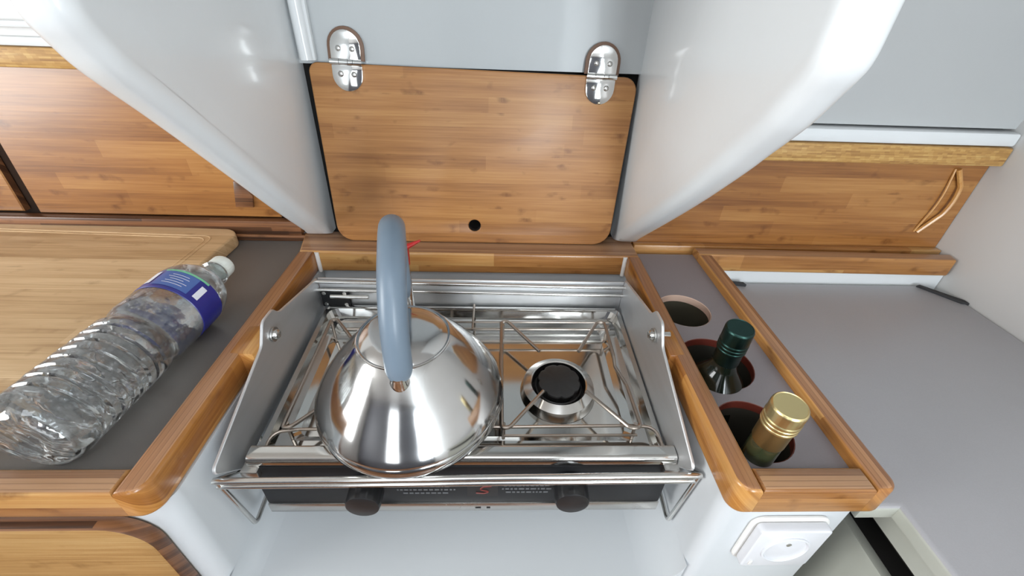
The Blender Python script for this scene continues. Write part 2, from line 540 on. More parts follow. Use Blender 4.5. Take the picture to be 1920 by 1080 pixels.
def rpath(pts, r, n=6, closed=False):
    """3-D polyline with rounded corners."""
    P = [Vector(p) for p in pts]; N = len(P); out = []
    for i in range(N):
        if not closed and i in (0, N - 1):
            out.append(P[i]); continue
        p0, p, p1 = P[i - 1], P[i], P[(i + 1) % N]
        a = p0 - p; b = p1 - p; la, lb = a.length, b.length; a.normalize(); b.normalize()
        h = a.angle(b) / 2
        if h > PI / 2 - 0.02:
            out.append(p); continue
        rr = min(r, 0.48 * min(la, lb) * math.tan(h)); d = rr / math.tan(h)
        c = p + (a + b).normalized() * (rr / math.sin(h))
        s, e = p + a * d - c, p + b * d - c; ang = s.angle(e)
        for k in range(n + 1):
            t = k / n
            out.append(c + (s * math.sin((1 - t) * ang) + e * math.sin(t * ang)) / math.sin(ang))
    return out


def holed_plate(outline, holes, thick, place, bev=0.0):
    """flat plate with round holes (a filled 2-D curve turned into a mesh); place: Matrix from plate space (x, y, +-thick/2)."""
    cu = bpy.data.curves.new('tmp', 'CURVE'); cu.dimensions = '2D'; cu.fill_mode = 'BOTH'
    cu.extrude = thick / 2 - bev; cu.bevel_depth = bev; cu.bevel_resolution = 2; cu.offset = -bev
    def sp(pts):
        q = cu.splines.new('POLY'); q.points.add(len(pts) - 1)
        for p, c in zip(q.points, pts):
            p.co = (c[0], c[1], 0, 1)
        q.use_cyclic_u = True
    sp(outline)
    for (cx, cy, r) in holes:
        sp([(cx + r * math.cos(2 * PI * k / 40), cy + r * math.sin(2 * PI * k / 40)) for k in range(40)])
    o = bpy.data.objects.new('tmp', cu); C.objects.link(o)
    bpy.context.view_layer.update()
    me = bpy.data.meshes.new_from_object(o.evaluated_get(bpy.context.evaluated_depsgraph_get()))
    bpy.data.objects.remove(o); bpy.data.curves.remove(cu)
    mb = MB(); mb.bm.from_mesh(me); bpy.data.meshes.remove(me)
    bmesh.ops.remove_doubles(mb.bm, verts=mb.bm.verts[:], dist=1e-5)
    bmesh.ops.recalc_face_normals(mb.bm, faces=mb.bm.faces[:])
    for v in mb.bm.verts:
        v.co = place @ v.co
    return mb


def axis_matrix(base, direction, up=(0, 0, 1)):
    z = Vector(direction).normalized(); x = Vector(up).cross(z)
    x = x.normalized() if x.length > 1e-4 else Vector((1, 0, 0))
    y = z.cross(x)
    return Matrix(((x.x, y.x, z.x, base[0]), (x.y, y.y, z.y, base[1]), (x.z, y.z, z.z, base[2]), (0, 0, 0, 1)))


top_n = lambda n, c: 0 if n.z > 0.75 else 1

# ================================================================== THE SETTING
YB = 0.622                                     # painted hull side behind the lid
struct('floor', MB().box(-1.8, 0.76, -1.3, 0.66, -1.26, -1.22), M['sole'], 'brown boarded cabin sole under the galley', 'floor')
struct('wall_back', MB().box(-0.30, 0.24, YB, YB + 0.02, -0.083, 0.42), M['grey_wall'], 'pale grey glossy panel above the hinged bamboo lid', 'wall')
struct('wall_hull_left', MB().box(-1.8, -0.30, 0.645, 0.665, -1.22, 0.42).box(-1.8, -0.29, 0.60, 0.645, -0.062, 0.42), M['white_soft'], 'grey hull side above the left bamboo locker', 'wall')
struct('wall_hull_right', MB().box(0.21, 0.76, 0.645, 0.665, -1.22, 0.42)
       .prism([(0.606, -0.134), (0.645, -0.134), (0.645, 0.42), (0.46, 0.42), (0.53, 0.10), (0.585, -0.01)], 'x', 0.215, 0.76, bev=0.0),
       M['hull_grey'], 'smooth grey hull side curving up above the right locker', 'wall')
struct('wall_right', MB().box(0.7235, 0.76, -1.3, 0.66, -1.22, 0.42), M['white_soft'], 'white bulkhead at the end of the grey worktop', 'wall')
struct('wall_left', MB().box(-1.84, -1.80, -1.3, 0.66, -1.22, -0.47).box(-1.84, -1.80, -0.02, 0.66, -0.47, 0.42).box(-1.84, -1.80, -1.3, -0.88, -0.47, 0.42)
       .box(-1.84, -1.80, -0.88, -0.02, 0.37, 0.42), M['white_soft'], 'white bulkhead with the open companionway', 'wall')
wf = MB().box(-1.84, 0.76, -1.34, -1.30, -1.22, -0.55).box(-1.84, 0.76, -1.34, -1.30, 0.35, 0.42)
for a, b in ((-1.84, -0.63), (-0.27, 0.32), (0.68, 0.76)):
    wf.box(a, b, -1.34, -1.30, -0.55, 0.35)
struct('wall_front', wf, M['bulkhead_dark'], 'unseen bulkhead opposite the galley, darkened for the kettle reflections, with two tall doorways', 'wall')
struct('ceiling', MB().box(-1.84, 0.76, -0.18, 0.66, 0.42, 0.45).box(-1.84, 0.76, -1.34, -0.72, 0.42, 0.45)
       .box(-1.84, -0.40, -0.72, -0.18, 0.42, 0.45).box(0.20, 0.76, -0.72, -0.18, 0.42, 0.45), M['white_soft'], 'white deckhead with an open hatch', 'ceiling')

# half frames (painted knees) either side of the stove, widening upward toward the cabin
Lp = [(0.612, -0.3195), (0.5917, -0.3104), (0.5132, -0.239), (0.4574, -0.1842), (0.3705, -0.1006), (0.3317, -0.0651), (0.317, -0.0508),
      (0.3065, -0.0355), (0.2994, -0.0251), (0.2967, -0.012), (0.296, 0.02), (0.296, 0.42), (0.63, 0.42), (0.63, -0.3195)]
Rp = [(0.612, -0.3195), (0.5928, -0.3150), (0.4401, -0.1929), (0.3603, -0.1226), (0.3424, -0.1047), (0.3111, -0.0758), (0.3017, -0.0646), (0.288, -0.0468),
      (0.2792, -0.036), (0.2753, -0.0258), (0.2745, -0.0101), (0.2739, 0.01), (0.2739, 0.42), (0.63, 0.42), (0.63, -0.3195)]


def smooth_poly(p, k0, k1, it=2):
    for _ in range(it):
        q = p[:k0 + 1]
        for a, b in zip(p[k0:k1], p[k0 + 1:k1 + 1]):
            q += [tuple(0.75 * u + 0.25 * w for u, w in zip(a, b)), tuple(0.25 * u + 0.75 * w for u, w in zip(a, b))]
        n = len(q); q += p[k1:]
        k1 = n; p = q
    return p


LP, RP = smooth_poly(Lp, 1, 10), smooth_poly(Rp, 1, 11)
struct('partition_left', MB().prism(LP, 'x', -0.281, -0.2445, bev=0.0135, seg=6, free=(1, len(LP) - 4))
       .shear(lambda c: (c.x + (0.0 if c.z > -0.08 else (c.z + 0.08) * 0.045), c.y, c.z)), M['white'],
       'glossy white knee left of the bamboo lid, blue-lit face', 'partition')
struct('partition_right', MB().prism(RP, 'x', 0.1870, 0.226, bev=0.0145, seg=6, free=(1, len(RP) - 4)), M['white'],
       'glossy white knee right of the bamboo lid, warm-lit face', 'partition')
struct('trim_1', MB().tube([(-0.2395, 0.615, -0.078), (-0.2415, 0.615, 0.42)], 0.0085, seg=16).box(-0.249, -0.228, 0.613, 0.622, -0.079, 0.42, 0.002),
       M['white'], 'white rounded moulding in the corner above the lid', 'trim')
struct('trim_2', MB().box(-1.8, -0.285, 0.594, 0.645, -0.0715, -0.061, 0.003).box(-1.8, -0.285, 0.590, 0.602, -0.052, -0.045, 0.002), M['white'],
       'white ledge above the left bamboo locker trim', 'trim')
struct('trim_3', MB().box(0.215, 0.7235, 0.592, 0.645, -0.1555, -0.137, 0.004), M['white'],
       'white ledge above the right bamboo locker trim', 'trim')

# ================================================================== LEFT GALLEY CABINET
t = thing('galley_cabinet', 'white galley cabinet left of the stove with a bamboo door', 'cabinet', (-0.75, 0.4, -1.22))
MB().prism(rpoly([(-1.3, 0.197), (-0.264, 0.197), (-0.264, 0.612), (-1.3, 0.612)], [0, 0.016, 0, 0]), 'z', -1.22, -0.3546).build('carcass', M['white_dim'], t)
d = MB().prism(rpoly([(-1.25, -0.95), (-0.281, -0.95), (-0.281, -0.364), (-1.25, -0.364)], [0.03, 0.03, 0.034, 0.03], 8), 'y', 0.182, 0.196, bev=0.003, seg=2)
d.build('door', [M['door'], M['darkwood']], t, by_normal=lambda n, c: 0 if abs(n.y) > 0.5 else 1)

t = thing('galley_worktop', 'charcoal worktop left of the stove edged with bamboo fiddles', 'worktop', (-0.75, 0.4, -0.352))
MB().box(-1.3, -0.288, 0.200, 0.606, -0.3545, -0.332).build('surface', M['counter'], t)
fr = MB().prism([(-1.3, 0.187), (-0.2866, 0.187), (-0.2866, 0.209), (-1.3, 0.209)], 'z', -0.3545, -0.320, bev=0.0040)
fr.build('fiddle_rail', [M['edge_x'], M['rail_x']], t, by_normal=top_n)
rr = MB().prism(arc(-0.2795, 0.202, 0.015, -90, 0, 8) + [(-0.2645, 0.5565), (-0.2865, 0.5565), (-0.2865, 0.187)], 'z', -0.3545, -0.320, bev=0.0040)
rr.build('fiddle_rail', [M['edge_y'], M['rail_y']], t, by_normal=top_n)
MB().box(-0.2775, -0.2515, 0.3385, 0.386, -0.352, -0.3195, 0.003).build('pivot_block', [M['edge_y'], M['rail_y']], t, by_normal=lambda n, c: 1)
MB().box(-1.3, -0.292, 0.605, 0.616, -0.332, -0.3215, 0.002).box(-1.3, -0.300, 0.607, 0.622, -0.322, -0.299, 0.002).build('back_lip', M['darkwood'], t)

# ---- left locker behind the worktop
def locker_panel(x0, x1, z0, z1, y0, label, slant=0.0, grip=None):
    t = thing('sliding_hatch', label, 'locker door', ((x0 + x1) / 2, y0, z0))
    p = MB().prism([(x0, z0), (x1, z0), (x1 + slant, z1), (x0 + slant, z1)], 'y', y0, y0 + 0.012, bev=0.0015, seg=1)
    p.build('panel', [M['locker'], M['darkwood']], t, by_normal=lambda n, c: 0 if abs(n.y) > 0.4 else 1)
    return t


lp = locker_panel(-0.6885, -0.331, -0.2985, -0.092, 0.620, 'large bamboo locker panel behind the cutting board, beside the left white knee', 0.008)
MB().prism([(-0.392, -0.2805), (-0.366, -0.2805), (-0.362, -0.262), (-0.374, -0.240), (-0.383, -0.240)], 'y', 0.6150, 0.620, bev=0.001, seg=2).build('notch_shade', M['darkwood'], lp)  # dark wedge stands in for the shading of the finger notch
locker_panel(-1.12, -0.7145, -0.2985, -0.092, 0.624, 'bamboo locker panel at the far left edge, beyond the dark gap', 0.008)
tb = MB().box(-1.25, -0.29, 0.637, 0.644, -0.33, -0.085); tb.build('locker_backing', M['backing'])
tag(bpy.data.objects['locker_backing'], 'brown inside of the left locker, coloured dark for the shade in the gap between its panels', 'locker')
tag(MB().box(-1.3, -0.285, 0.592, 0.644, -0.0945, -0.0718, 0.003).build('locker_trim', M['trim']), 'rough end-grain bamboo trim above the left locker panels', 'trim')

# ---- cutting board
t = thing('cutting_board', 'pale bamboo cutting board lying on the left worktop', 'cutting board', (-0.75, 0.42, -0.332))
rot = lambda c: (c.x + 0.034 * (c.y - 0.6) * 1.0 + 0.0, c.y - 0.034 * (c.x + 0.388), c.z)
out = rpoly([(-1.15, 0.235), (-0.389, 0.235), (-0.389, 0.606), (-1.15, 0.606)], 0.024, 8)
y0 = 0.235; k = 0
while y0 < 0.6055:
    y1 = min(y0 + random.choice((0.020, 0.024, 0.028)), 0.606)
    if 0.606 - y1 < 0.008:
        y1 = 0.606
    st = MB().prism(out, 'z', -0.3318, -0.312, bev=0.003, seg=3)
    for co, no in (((0, y0 + 0.00008, 0), (0, -1, 0)), ((0, y1 - 0.00008, 0), (0, 1, 0))):
        if co[1] < 0.2351 or co[1] > 0.6059:
            continue
        bmesh.ops.bisect_plane(st.bm, geom=st.bm.verts[:] + st.bm.edges[:] + st.bm.faces[:], plane_co=co, plane_no=no, clear_outer=True)
        bmesh.ops.holes_fill(st.bm, edges=[e for e in st.bm.edges if len(e.link_faces) == 1], sides=0)
    bmesh.ops.recalc_face_normals(st.bm, faces=st.bm.faces[:])
    st.shear(rot).build('strip', M['board'], t)
    y0 = y1
# juice groove standing as a shallow ridge-and-channel ring
def ring_path(i):
    return [(p[0], p[1], -0.312) for p in rpoly([(-1.15 + i, 0.235 + i), (-0.389 - i, 0.235 + i), (-0.389 - i, 0.606 - i), (-1.15 + i, 0.606 - i)], 0.014, 5)]
MB().tube(ring_path(0.026), 0.0011, closed=True, seg=8).tube(ring_path(0.032), 0.0009, closed=True, seg=8).shear(rot).build('juice_groove', M['board'], t)

# ================================================================== STOVE RECESS
t = thing('stove_recess', 'white painted recess below and behind the hanging stove', 'recess', (-0.03, 0.4, -1.22))
MB().box(-0.264, 0.2, 0.20, 0.60, -0.548, -0.518).build('base_shelf', M['white_dim'], t)
MB().box(-0.264, 0.2, 0.572, 0.592, -0.518, -0.353).build('back_panel', M['white_dim'], t)
MB().box(-0.264, 0.2, 0.205, 0.222, -1.22, -0.548).build('front_panel', M['white_dim'], t)
tf = thing('back_fiddle_rail', 'bamboo fiddle rail across the back of the stove recess, under the lid', 'fiddle rail', (-0.03, 0.59, -0.355))
MB().prism(rpoly([(-0.286, 0.5565), (0.2155, 0.5565), (0.2155, 0.621), (-0.300, 0.621)], 0), 'z', -0.355, -0.320, bev=0.004).build('rail', [M['edge_x'], M['rail_x']], tf, by_normal=top_n)
for q in (-0.2615, 0.1950):
    MB().tube([(q, 0.5565, -0.3545), (q, 0.5565, -0.3225)], 0.0032, seg=12).build('sealant_bead', M['sealant'], tf)
# cove between shelf and right side
cv = [(0.2, -0.518), (0.2, -0.478)] + [(0.2 - 0.04 + 0.04 * math.cos(a), -0.478 - 0.04 * math.sin(a)) for a in (PI / 2 * k / 8 for k in range(1, 8))] + [(0.16, -0.518)]
MB().prism(cv, 'y', 0.2, 0.572).build('cove', M['white_dim'], t)
cv = [(-0.264, -0.518), (-0.244, -0.518)] + [(-0.244 - 0.02 * math.sin(a), -0.498 - 0.02 * math.cos(a)) for a in (PI / 2 * k / 6 for k in range(1, 6))] + [(-0.264, -0.498)]
MB().prism(cv, 'y', 0.2, 0.572).build('cove', M['white_dim'], t)

# ---- hinged lid
UP = Vector((0, 0.1147, 0.9934)); NR = Vector((0, -0.9934, 0.1147))
lid0 = Vector((-0.03, 0.5876, -0.320))
PL = Matrix(((1, 0, 0, 0), (0, UP.y, NR.y, lid0.y), (0, UP.z, NR.z, lid0.z), (0, 0, 0, 1)))
PLr = PL @ Matrix.Translation((0, 0, -0.0075))
struct('wall_niche_shade', MB().box(-0.30, 0.24, 0.640, 0.646, -0.36, -0.083), M['void'], 'near-black sheet in place of the shade behind the hinged bamboo lid', 'wall')  # painted near-black for the shadow gap around the lid
t = thing('hinged_lid', 'bamboo lid with a finger hole, hinged upright behind the stove', 'lid', tuple(lid0))
ol = rpoly([(-0.2375, 0.001), (0.1745, 0.001), (0.1835, 0.2355), (-0.2405, 0.2415)], [0.024, 0.026, 0.018, 0.012], 6)
ml = holed_plate(ol, [(-0.0321, 0.0287, 0.0088)], 0.015, PLr, bev=0.002)
ml.build('panel', [M['lid'], M['cap']], t, by_normal=lambda n, c: 0 if n.dot(NR) > 0.3 else 1)


def hinge(xc, zc, tilt):
    """two rounded leaves, a three-part knuckle, four countersunk screws, a brown pad under the upper leaf."""
    h0 = (zc + 0.32) / UP.z
    F = PL @ Matrix.Translation((xc, h0, 0.0)) @ Matrix.Rotation(tilt, 4, 'Z')
    R2 = 0.0195
    def leaf(sgn, w, L):
        return [(-w, 0.002 * sgn), (w, 0.002 * sgn)] + [(w * math.cos(a), sgn * (L - w + w * math.sin(a) * 1.0)) for a in (PI * k / 14 for k in range(15))]
    def plate(poly, z0, z1, bev):
        m = MB().prism(poly, 'z', z0, z1, bev=bev, seg=2, both=False)
        for v in m.bm.verts:
            v.co = F @ v.co
        return m
    k = MB()
    for i, (a, b) in enumerate(((-0.0195, -0.0085), (-0.008, 0.0025), (0.003, 0.0085), (0.009, 0.0195))):
        k.tube([F @ Vector((a, 0, 0.0045)), F @ Vector((b, 0, 0.0045))], 0.0036, seg=14)
    kn = k.build('hinge', M['chrome'], t)
    plate(leaf(1, 0.0225, 0.0395), -0.001, 0.0012, 0.0005).build('pad', M['pad'], kn)
    plate(leaf(1, R2 - 0.001, 0.036), 0.0010, 0.0036, 0.0009).build('leaf', M['chrome'], kn)
    plate(leaf(-1, R2 - 0.0005, 0.0335), 0.0006, 0.0032, 0.0009).build('leaf', M['chrome'], kn)
    for sx, sy in ((-0.0085, 0.015), (0.0085, 0.015), (-0.0082, -0.0135), (0.0082, -0.0135)):
        s = MB().lathe([(0, 0.0048), (0.0022, 0.0045), (0.0034, 0.0036), (0.0036, 0.0030)], F @ Matrix.Translation((sx, sy, 0)), 16)
        s.build('screw', M['steel'], kn)


hinge(-0.1905, -0.0795, math.radians(-2.0))
hinge(0.1335, -0.0862, math.radians(-1.5))

# ================================================================== BOTTLE CABINET (right of the stove)
t = thing('bottle_cabinet', 'white cabinet right of the stove holding the power socket', 'cabinet', (0.26, 0.4, -1.22))
c = MB().prism(rpoly([(0.2, 0.197), (0.32, 0.197), (0.32, 0.58), (0.312, 0.58), (0.312, 0.205), (0.208, 0.205), (0.208, 0.58), (0.2, 0.58)], [0.014, 0.003, 0, 0, 0, 0, 0, 0]), 'z', -1.22, -0.3546)
c.box(0.208, 0.312, 0.205, 0.58, -0.70, -0.69)
c.build('carcass', M['white_dim'], t)

t = thing('bottle_rack', 'grey bottle rack with three round holes framed by bamboo fiddles', 'bottle rack', (0.26, 0.4, -0.345))
H = [(0.2445, 0.4400, 0.0340), (0.2460, 0.3440, 0.0405), (0.2450, 0.2545, 0.0350)]
holed_plate([(0.2, 0.20), (0.318, 0.20), (0.318, 0.585), (0.2, 0.585)], H, 0.010, Matrix.Translation((0, 0, -0.337))).build('board', [M['rackboard'], M['rawply']], t, by_normal=lambda n, c: 0 if n.z > 0.5 else 1)
for i, (hx, hy, hr) in enumerate(H):
    hr2 = hr + 0.0004
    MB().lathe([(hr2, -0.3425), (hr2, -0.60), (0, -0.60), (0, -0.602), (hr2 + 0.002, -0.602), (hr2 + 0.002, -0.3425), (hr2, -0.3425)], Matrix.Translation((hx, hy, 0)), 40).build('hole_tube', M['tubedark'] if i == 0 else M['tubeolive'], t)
    MB().lathe([(hr - 0.0002, -0.3320), (hr - 0.0008, -0.3325), (hr - 0.0008, -0.3415), (hr - 0.0002, -0.3420), (hr - 0.0002, -0.3320)], Matrix.Translation((hx, hy, 0)), 40).build('hole_rim', M['rawply'] if i == 0 else M['tube'], t)
RT = -0.320
MB().prism(arc(0.2105, 0.200, 0.013, 180, 270, 8) + [(0.2165, 0.187), (0.2165, 0.5565), (0.1975, 0.5565)], 'z', -0.3545, RT, bev=0.0040).build('fiddle_rail', [M['edge_y'], M['rail_y']], t, by_normal=top_n)
MB().prism([(0.2166, 0.187), (0.3104, 0.187), (0.3104, 0.2085), (0.2166, 0.2085)], 'z', -0.3545, RT, bev=0.0040).build('fiddle_rail', [M['edge_x'], M['rail_x']], t, by_normal=top_n)
MB().prism(arc(0.319, 0.199, 0.012, -90, 0, 8) + [(0.331, 0.5655), (0.3105, 0.5655), (0.3105, 0.187)], 'z', -0.3545, RT, bev=0.0040).build('fiddle_rail', [M['edge_y'], M['rail_y']], t, by_normal=top_n)
MB().box(0.1905, 0.2095, 0.3415, 0.3865, -0.352, -0.3195, 0.003).build('pivot_block', M['rail_y'], t)

# ---- socket on the cabinet front
t = thing('power_socket', 'white power socket on the cabinet front below the bamboo fiddle', 'socket', (0.262, 0.197, -0.41))
sx, sz = 0.268, -0.412
def rsq(w, r):
    return rpoly([(sx - w, sz - w), (sx + w, sz - w), (sx + w, sz + w), (sx - w, sz + w)], r, 6)
MB().prism(rsq(0.0365, 0.012), 'y', 0.1935, 0.197, bev=0.001, seg=1).build('back_plate', M['sealant'], t)
MB().prism(rsq(0.0325, 0.005), 'y', 0.1845, 0.1935, bev=0.002, seg=2).build('face_plate', M['socket'], t)
fm = axis_matrix((sx, 0.1845, sz), (0, -1, 0))
MB().lathe([(0.0215, -0.0006), (0.0215, 0.0012), (0.0198, 0.0016), (0.0188, 0.0004), (0.0182, -0.0082), (0.0, -0.0086)], fm, 36).build('insert', M['socket'], t)
MB().lathe([(0.0024, -0.008), (0.0024, 0.0006), (0, 0.0010)], axis_matrix((sx, 0.1845, sz + 0.009), (0, -1, 0)), 12).build('earth_pin', M['steel'], t)
for q in (-0.0095, 0.0095):
    MB().lathe([(0.0025, -0.0085), (0.0025, -0.0078), (0, -0.0078)], axis_matrix((sx + q, 0.1845, sz), (0, -1, 0)), 12).build('pin_hole', M['void'], t)
MB().box(sx - 0.026, sx - 0.023, 0.1836, 0.1846, sz - 0.027, sz - 0.020, 0.0003).build('catch_slot', M['sealant'], t)

# ================================================================== CHEST AND GREY WORKTOP (far right)
t = thing('cool_chest', 'grey-green chest under the right worktop with a black pull slot', 'chest', (0.53, 0.2, -1.22))
MB().box(0.3725, 0.72, -0.25, 0.50, -0.412, -0.3865).build('top_rail', M['chestbody'], t)
MB().box(0.3725, 0.384, -0.25, 0.50, -1.0, -0.449, 0.0015).build('side_panel', M['chestbody'], t)
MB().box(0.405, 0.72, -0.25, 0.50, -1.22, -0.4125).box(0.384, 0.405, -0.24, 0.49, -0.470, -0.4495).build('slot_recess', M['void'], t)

t = thing('chest_worktop', 'mid-grey worktop on the right, lower than the bottle rack', 'worktop', (0.53, 0.3, -0.386))
MB().prism(rpoly([(0.367, -0.25), (0.7225, -0.25), (0.7225, 0.520), (0.695, 0.566), (0.332, 0.566), (0.332, 0.20), (0.367, 0.20)], 0), 'z', -0.3865, -0.370, bev=0.005, seg=3, both=False).build('surface', [M['chest'], M['chestbody']], t, by_normal=lambda n, c: 0 if n.z > 0.55 else 1)
tag(MB().prism([(0.685, 0.563), (0.7225, 0.520), (0.7225, 0.512), (0.712, 0.514), (0.678, 0.560)], 'z', -0.372, -0.367, bev=0.001, seg=1).build('corner_dark', M['mattblack']), 'black strip in place of the dark gap at the far right corner of the grey worktop', 'pad')  # black slab stands in for the dark gap where the corner is cut
tag(MB().prism([(0.372, 0.563), (0.392, 0.560), (0.394, 0.553), (0.376, 0.556)], 'z', -0.372, -0.365, bev=0.001, seg=1).build('corner_dark', M['mattblack']), 'small black stub beside the bottle rack on the grey worktop', 'pad')  # plain black stub for the small dark spot here

t = thing('shelf_fiddle', 'bamboo fiddle rail running along the back of the grey worktop', 'fiddle rail', (0.52, 0.58, -0.37))
MB().prism(rpoly([(0.3105, 0.566), (0.7165, 0.561), (0.7225, 0.580), (0.3105, 0.587)], 0), 'z', -0.350, -0.320, bev=0.003).build('rail', [M['edge_x'], M['rail_x']], t, by_normal=top_n)
MB().box(0.3315, 0.7225, 0.569, 0.60, -0.386, -0.350).build('upstand', M['white'], t)

# ---- right locker
t = thing('sliding_hatch', 'long bamboo locker panel behind the grey worktop, with an angled grip', 'locker door', (0.47, 0.61, -0.325))
MB().prism([(0.205, -0.325), (0.7225, -0.325), (0.7225, -0.178), (0.205, -0.178)], 'y', 0.607, 0.620).build('panel', M['locker'], t)
gp = rpath([(0.668, 0.606, -0.294), (0.6775, 0.603, -0.240), (0.6735, 0.606, -0.192)], 0.2, 8)
MB().tube(gp, 0.0016, seg=8).tube([Vector((q.x + 0.017 * math.sin(PI * (q.z + 0.294) / 0.102) ** 0.4 + 0.003, q.y - 0.002, q.z)) for q in gp], 0.0034, seg=8).build('grip', M['rail_z'], t)
tag(MB().box(0.205, 0.7225, 0.590, 0.640, -0.1825, -0.1562, 0.0025).build('locker_trim', M['trim']), 'light end-grain bamboo trim above the right locker panel', 'trim')
tag(MB().box(0.218, 0.7225, 0.594, 0.607, -0.345, -0.3215, 0.002).build('locker_sill', M['rail_x']), 'thin bamboo sill along the foot of the right locker panel', 'sill')

# ================================================================== STOVE
t = thing('gimballed_stove', 'two-burner stainless stove hanging between the bamboo fiddles', 'stove', (-0.03, 0.37, -0.465))
XL, XR = -0.250, 0.1865


def side_plate(x, name, sgn):
    prof = rpoly([(0.228, -0.362), (0.262, -0.404), (0.510, -0.388), (0.514, -0.338), (0.402, -0.313), (0.392, -0.301), (0.368, -0.300), (0.352, -0.322)],
                 [0.006, 0.016, 0.006, 0.006, 0.02, 0.008, 0.010, 0.012], 5)
    dz = 0.0 if sgn < 0 else 0.004
    o = MB().prism([(p[0], p[1] + dz) for p in prof], 'x', x - 0.0016, x + 0.0016, bev=0.0008, seg=1).build(name, M['plate'], t)
    inn = -sgn
    p = MB().lathe([(0, 0.009), (0.0040, 0.0085), (0.0055, 0.007), (0.0058, 0.004), (0.0085, 0.004), (0.0085, 0.002), (0.0045, 0.0018), (0.0045, -0.016), (0, -0.016)],
                   axis_matrix((x, 0.3775, -0.3255 + dz), (inn, 0, 0)), 18)
    p.build('pivot_bolt', M['steel'], o)
    return o


side_plate(XL, 'side_plate', -1)
side_plate(XR, 'side_plate', 1)
zl, zr = -0.377, -0.370
f = lambda x, a, b: a + (b - a) * (x + 0.2546) / 0.4516
for dy, dz in ((0.0, 0.0), (0.003, -0.0125)):
    MB().tube([(-0.2546 + dz * 0.1, 0.232 + dy, zl + dz), (0.197 - abs(dz) * 0.12, 0.232 + dy, zr + dz)], 0.0031, seg=12).build('front_rail', M['rod'], t)
for dz in (0.0, -0.0135):
    MB().tube([(-0.249, 0.506, -0.340 + dz), (0.187, 0.506, -0.3435 + dz)], 0.0026, seg=10).build('back_rail', M['rod'], t)
# swinging wire hoops below the rail ends
for x, zz, s in ((-0.2535, -0.377, 1), (0.196, -0.370, -1)):
    MB().tube(rpath([(x, 0.233, zz), (x + 0.001 * s, 0.246, -0.479), (x + 0.001 * s, 0.300, -0.470), (x + 0.002 * s, 0.300, -0.402)], 0.006), 0.0024, seg=10).build('wire_hoop', M['rod'], t)
    MB().tube(rpath([(x, 0.233, zz), (x, 0.262, zz - 0.030), (x, 0.300, zz - 0.030)], 0.004), 0.0022, seg=8).build('rail_bracket', M['rod'], t)
# body and tray
MB().box(-0.236, 0.176, 0.262, 0.500, -0.463, -0.418, 0.004).build('body', M['steel'], t)
tr = MB()
tb = bmesh.new()
lv = [(-0.242, 0.183, 0.262, 0.506, -0.3895), (-0.236, 0.177, 0.270, 0.500, -0.3895), (-0.232, 0.172, 0.280, 0.496, -0.400), (-0.222, 0.160, 0.296, 0.490, -0.4005), (-0.214, 0.150, 0.304, 0.478, -0.4045)]
rg = []
for (a, b, c0, d0, zz) in lv:
    rg.append([tb.verts.new((p[0], p[1], zz)) for p in rpoly([(a, c0), (b, c0), (b, d0), (a, d0)], 0.012, 4)])
for A, B in zip(rg, rg[1:]):
    for k in range(len(A)):
        j = (k + 1) % len(A); tb.faces.new((A[k], A[j], B[j], B[k]))
tb.faces.new(rg[-1])
bmesh.ops.recalc_face_normals(tb, faces=tb.faces[:])
if sum(fc.normal.z for fc in tb.faces) < 0:
    bmesh.ops.reverse_faces(tb, faces=tb.faces[:])
me = bpy.data.meshes.new('tmp'); tb.to_mesh(me); tb.free(); tr.bm.from_mesh(me); bpy.data.meshes.remove(me)
tr.shear(lambda c: (c.x, c.y, c.z + (c.y - 0.375) * 0.062)).build('drip_tray', M['tray'], t, sharp=6)
lipz = -0.3815
MB().prism(rpoly([(0.2525, lipz - 0.005), (0.270, lipz - 0.010), (0.270, lipz + 0.0065), (0.255, lipz + 0.0055)], [0.003, 0, 0.003, 0.005], 4), 'x', -0.237, 0.184).build('front_lip', M['tray'], t)
for a, zz in ((-0.242, -0.398), (0.170, -0.396)):
    MB().box(a, a + 0.017, 0.246, 0.262, zz, zz + 0.012, 0.002).build('lip_clip', M['steel'], t)
MB().box(-0.238, 0.178, 0.501, 0.507, -0.402, -0.380, 0.0015).build('back_lip', M['tray'], t)

# control panel
cp = MB().box(-0.234, 0.180, 0.252, 0.258, -0.449, -0.3865, 0.001).build('control_panel', M['panelblack'], t)
MB().box(-0.234, 0.180, 0.250, 0.258, -0.4635, -0.449, 0.001).build('steel_strip', M['steel'], cp)
vm = MB(); x = -0.215
while x < 0.165:
    vm.box(x, x + 0.009, 0.2512, 0.2521, -0.4075, -0.4040); x += 0.0178
vm.build('vent_slots', M['void'], cp)
# worn grey printing (illegible in the photograph) beside each knob and the red emblem in the middle
pm = MB()
for x0, x1, z0 in ((-0.095, -0.045, -0.4205), (-0.098, -0.040, -0.4265), (-0.092, -0.050, -0.4325), (0.012, 0.060, -0.4195), (0.010, 0.062, -0.4255), (0.014, 0.056, -0.4315)):
    x = x0
    while x < x1:
        w = random.uniform(0.0015, 0.006); pm.box(x, x + w, 0.2515, 0.2521, z0, z0 + 0.0022); x += w + 0.0016
pm.build('printing', M['print'], cp)['kind'] = 'stuff'
em = MB().box(-0.026, 0.006, 0.2517, 0.2521, -0.438, -0.412)
em.build('emblem_plate', M['black'], cp)
ex, ez = -0.010, -0.425
MB().tube(rpath([(ex - 0.007, 0.2514, ez - 0.006), (ex + 0.001, 0.2514, ez - 0.007), (ex + 0.008, 0.2514, ez - 0.004), (ex - 0.004, 0.2514, ez), (ex + 0.001, 0.2514, ez + 0.005), (ex + 0.009, 0.2514, ez + 0.006)], 0.003), 0.0008, seg=6).build('emblem', M['redprint'], cp)
